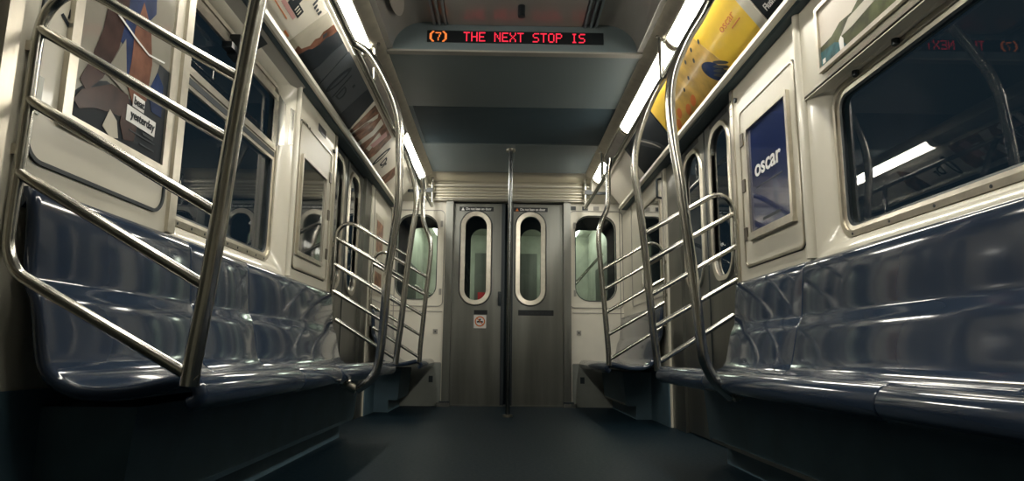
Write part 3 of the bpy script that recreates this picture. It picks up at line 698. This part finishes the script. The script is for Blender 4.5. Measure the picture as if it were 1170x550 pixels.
# ------------------------------------------------------------------ benches
def bench(s, y0, y1, label, free0=False, free1=False):
    t = thing('bench_seat', label, 'bench', (s*.95, (y0+y1)/2, .42), 'blue moulded benches along both walls')
    line = [(1.118, .838), (1.106, .822), (1.098, .75), (1.093, .68), (1.089, .642), (1.080, .620), (1.068, .595), (1.058, .55), (1.048, .50), (1.035, .455), (1.01, .425), (.97, .405), (.92, .398), (.85, .402), (.79, .414), (.75, .424), (.725, .425), (.708, .416), (.70, .40), (.705, .386), (.72, .378)]
    P = [Vector((p[0], p[1])) for p in smooth_path([(x, z, 0) for x, z in line], 3)]
    P = [Vector((p.x, p.y)) for p in P]
    split = min(range(len(P)), key=lambda i: (P[i]-Vector((1.035, .455))).length)
    def norm(i):
        d = (P[min(i+1, len(P)-1)]-P[max(i-1, 0)]).normalized(); return Vector((-d.y, d.x))
    def stations():
        st = []
        for end, free in ((0, free0), (1, free1)):
            r = .016 if free else .006
            q = [(r*(1-math.cos(math.pi/2*k/4)), math.sin(math.pi/2*k/4)) for k in range(5)]
            st.append([( (y0+a) if end == 0 else (y1-a), b, r) for a, b in q])
        return st[0]+list(reversed(st[1]))
    ST = stations()
    def loft(i0, i1, name):
        V, F = [], []; h = .016
        idx = list(range(i0, i1+1)); n = len(idx)
        for y, b, r in ST:
            hh = h-(min(r, h)*(1-b))
            for i in idx: q = P[i]+norm(i)*(-hh); V.append((s*q.x, y, q.y))
            for i in reversed(idx): q = P[i]+norm(i)*hh; V.append((s*q.x, y, q.y))
        m = 2*n
        for j in range(len(ST)-1):
            for k in range(m): F.append((j*m+k, j*m+(k+1) % m, (j+1)*m+(k+1) % m, (j+1)*m+k))
        F += [tuple(range(m)), tuple(range((len(ST)-1)*m, len(ST)*m))]
        return link(name, V, F, 'seat', t, True, 50)
    loft(0, split, 'backrest'); loft(split, len(P)-1, 'seat_pan')
    # back support so that the shell meets the wall
    link('top_ledge', *prism([(s*1.124, .848), (s*1.108, .848), (s*1.100, .838), (s*1.124, .80)], y0+.004, y1-.004), 'seat', t, True)
    return t
bench(1, 2.50, 3.25, 'blue bench seat on the right nearest the doorway, under the navy poster', False, True)
bench(1, 1.35, 2.50, 'blue bench seat on the right under the window, second from the doorway')
bench(1, .20, 1.35, 'blue bench seat at the right edge of the picture')
bench(-1, 1.45, 2.19, 'blue bench seat at the near left end behind the slanted rail', True, False)
bench(-1, 2.19, 2.70, 'short blue bench seat on the left below the window')
bench(-1, 2.70, 4.07, 'blue bench seat on the left nearest the doorway', False, True)
bench(1, 4.80, 6.42, 'short blue bench seat on the right between doorway and end wall', True, True)
bench(-1, 5.42, 6.42, 'short blue bench seat on the left between doorway and end wall', True, True)
for s, y0, y1, lb in ((1, .2, 3.2, 'black heater cabinet under the long right bench'), (-1, 1.6, 4.05, 'black heater cabinet under the long left bench'),
                      (1, 5.3, 6.40, 'black heater cabinet under the short right bench'), (-1, 5.75, 6.40, 'black heater cabinet under the short left bench')):
    t = thing('heater_cabinet', lb, 'cabinet', (s*1.0, (y0+y1)/2, 0), 'heater cabinets under the benches')
    link('body', *prism([(s*.93, .10), (s*.92, .12), (s*.90, .36), (s*1.125, .36), (s*1.125, 0), (s*1.0, 0), (s*1.0, .10)], y0, y1), 'heater', t)
    if s > 0: link('kick_rail', *box(min(s*.915, s*.93), max(s*.915, s*.93), y0+.05, y1-.05, .105, .118), 'doorsteel', t)

# ------------------------------------------------------------------ slanted bar barriers at the bench ends
def barrier(s, y, label, far=False):
    t = thing('seat_barrier', label, 'railing', (s*.7, y, .43), 'slanted bar barriers at the bench ends')
    q = lambda pts: [(s*x, y, z) for x, z in pts]
    if not far:
        pole = [(.775, 1.925), (.72, 1.83), (.672, 1.72), (.63, 1.59), (.612, 1.48), (.612, 1.39), (.628, 1.27), (.645, 1.11), (.660, .94), (.672, .77), (.685, .62), (.698, .50), (.705, .418)]
    else:
        pole = [(.73, 1.93), (.728, 1.90), (.716, 1.80), (.718, 1.66), (.705, 1.55), (.66, 1.44), (.642, 1.33), (.655, 1.12), (.672, .92), (.685, .75), (.70, .55), (.705, .418)]
    tube_obj('pole', q(pole), .019, parent=t)
    r = .0128
    # wall upright, arch and top bar are one bent tube
    arch = [(1.112, .70), (1.114, .80), (1.114, .95), (1.114, 1.10), (1.112, 1.19), (1.10, 1.245), (1.07, 1.283), (1.03, 1.297), (.99, 1.285), (.93, 1.252), (.80, 1.177), (.652, 1.093)]
    if s < 0 and y < 2:
        arch = [(.69, .43), (.90, .545), (1.05, .627), (1.09, .655), (1.112, .70), (1.116, .76)]+arch[2:]
    br = tube_obj('bent_rail', q(arch), r, parent=t)
    bars = [((1.112, 1.205), (.657, .945)), ((1.112, 1.035), (.670, .78)), ((1.112, .868), (.683, .622))]
    if not (s < 0 and y < 2): bars.append(((1.085, .69), (.702, .455)))
    for a, b in bars:
        tube_obj('bar', q([a, b]), r, parent=t, smooth=False)
    for z in (1.16, .92):
        link('wall_bracket', *box(min(s*1.112, s*1.132), max(s*1.112, s*1.132), y-.012, y+.012, z-.012, z+.012), 'steel', br)
    return t
barrier(-1, 1.42, 'large near slanted-bar barrier on the left, cut by the picture edge')
barrier(1, 3.27, 'slanted-bar barrier on the right at the doorway, beside the navy poster panel')
barrier(-1, 4.16, 'slanted-bar barrier on the left at the doorway, middle distance')
barrier(1, 4.76, 'far slanted-bar barrier on the right, past the doorway by the end wall', True)
barrier(-1, 5.38, 'far slanted-bar barrier on the left, past the doorway by the end wall', True)

def bow_pole(s, y, pts, label):
    t = thing('grab_pole', label, 'pole', (s*.7, y, .33))
    tube_obj('bent_tube', [(s*p[0], y+(p[2] if len(p) > 2 else 0), p[1]) for p in pts], .019, parent=t)
    link('foot', *tube([(s*pts[-1][0], y, pts[-1][1]), (s*(pts[-1][0]+.055), y, pts[-1][1]+.028)], .019, smooth=False), 'steel', t, True)
bow_pole(1, 2.30, [(.772, 1.925, .15), (.715, 1.815, .14), (.655, 1.715, .13), (.597, 1.583, .11), (.576, 1.486, .10), (.571, 1.391, .09), (.575, 1.264, .07), (.587, 1.128, .05), (.594, 1.024, .04), (.615, .764, .02), (.628, .535, 0), (.643, .459, 0), (.674, .403, 0), (.728, .354, 0)], 'bowed steel grab pole rising from the right bench front')
bow_pole(-1, 2.95, [(.772, 1.93), (.71, 1.89), (.664, 1.83), (.614, 1.74), (.565, 1.63), (.540, 1.52), (.538, 1.43), (.532, 1.17), (.550, .99), (.568, .82), (.577, .60), (.593, .435), (.622, .375), (.68, .33)], 'bowed steel grab pole curling under the left bench front')
# overhead rails hung from the ceiling edge
for s, hs in ((1, (3.32, 5.40, 6.30)), (-1, (1.2, 3.46, 6.30))):
    t = thing('overhead_rail', 'long steel overhead grab rail under the %s ceiling edge' % ('right' if s > 0 else 'left'), 'railing', (s*.772, 3, 1.93), 'overhead grab rails')
    tube_obj('rail', [(s*.775, -1.5, 1.93), (s*.775, 5.2, 1.93), (s*.773, 5.5, 1.929), (s*.765, 5.8, 1.922), (s*.745, 6.30, 1.90)], .0175, parent=t, smooth=False)
    for y in hs:
        x = .775 if y < 5.5 else .745
        hg = tube_obj('hanger', [(s*x, y, 2.185 if y < 6 else 2.18), (s*x, y, 1.93 if y < 6 else 1.90)], .0135, parent=t, smooth=False)
        link('flange', *tube([(s*x, y, 2.20), (s*x, y, 2.175)], .026, smooth=False), 'tube', hg, True)
# centre pole
t = thing('grab_pole', 'straight vertical steel pole in the aisle before the end door', 'pole', (0, 5.42, 0))
tube_obj('tube', [(0, 5.42, .005), (.004, 5.42, 2.2)], .018, 'darkpole', parent=t, smooth=False)
link('foot_flange', *tube([(0, 5.42, 0), (0, 5.42, .018)], .04, smooth=False), 'steel', t, True)
link('ceiling_flange', *tube([(.004, 5.42, 2.182), (.004, 5.42, 2.2)], .04, smooth=False), 'steel', t, True)

# ------------------------------------------------------------------ world, camera, colour
w = bpy.data.worlds.new('World'); S.world = w; w.use_nodes = True
bg = w.node_tree.nodes['Background']; bg.inputs['Color'].default_value = (.0105, .0195, .027, 1); bg.inputs['Strength'].default_value = 1.0

cam = bpy.data.cameras.new('camera'); co = bpy.data.objects.new('camera', cam); COL.objects.link(co)
cam.sensor_width = 36; cam.lens = 36*760/1170; cam.clip_start = .02
TH = math.atan(130/760); YAW = math.atan((585-573.4)/760*math.cos(TH)); ROLL = math.radians(.6)
fwd = Vector((math.sin(YAW)*math.cos(TH), math.cos(YAW)*math.cos(TH), math.sin(TH)))
right = Vector((math.cos(YAW), -math.sin(YAW), 0)); upv = right.cross(fwd)
r2 = right*math.cos(ROLL)+upv*math.sin(ROLL); u2 = upv*math.cos(ROLL)-right*math.sin(ROLL)
mx = Matrix((r2, u2, -fwd)).transposed().to_4x4(); mx.translation = (-.06, 0, .49)
co.matrix_world = mx
S.camera = co
vs = S.view_settings
vs.view_transform = 'Standard'; vs.look = 'None'; vs.gamma = 1; vs.use_curve_mapping = False; vs.exposure = 0.0
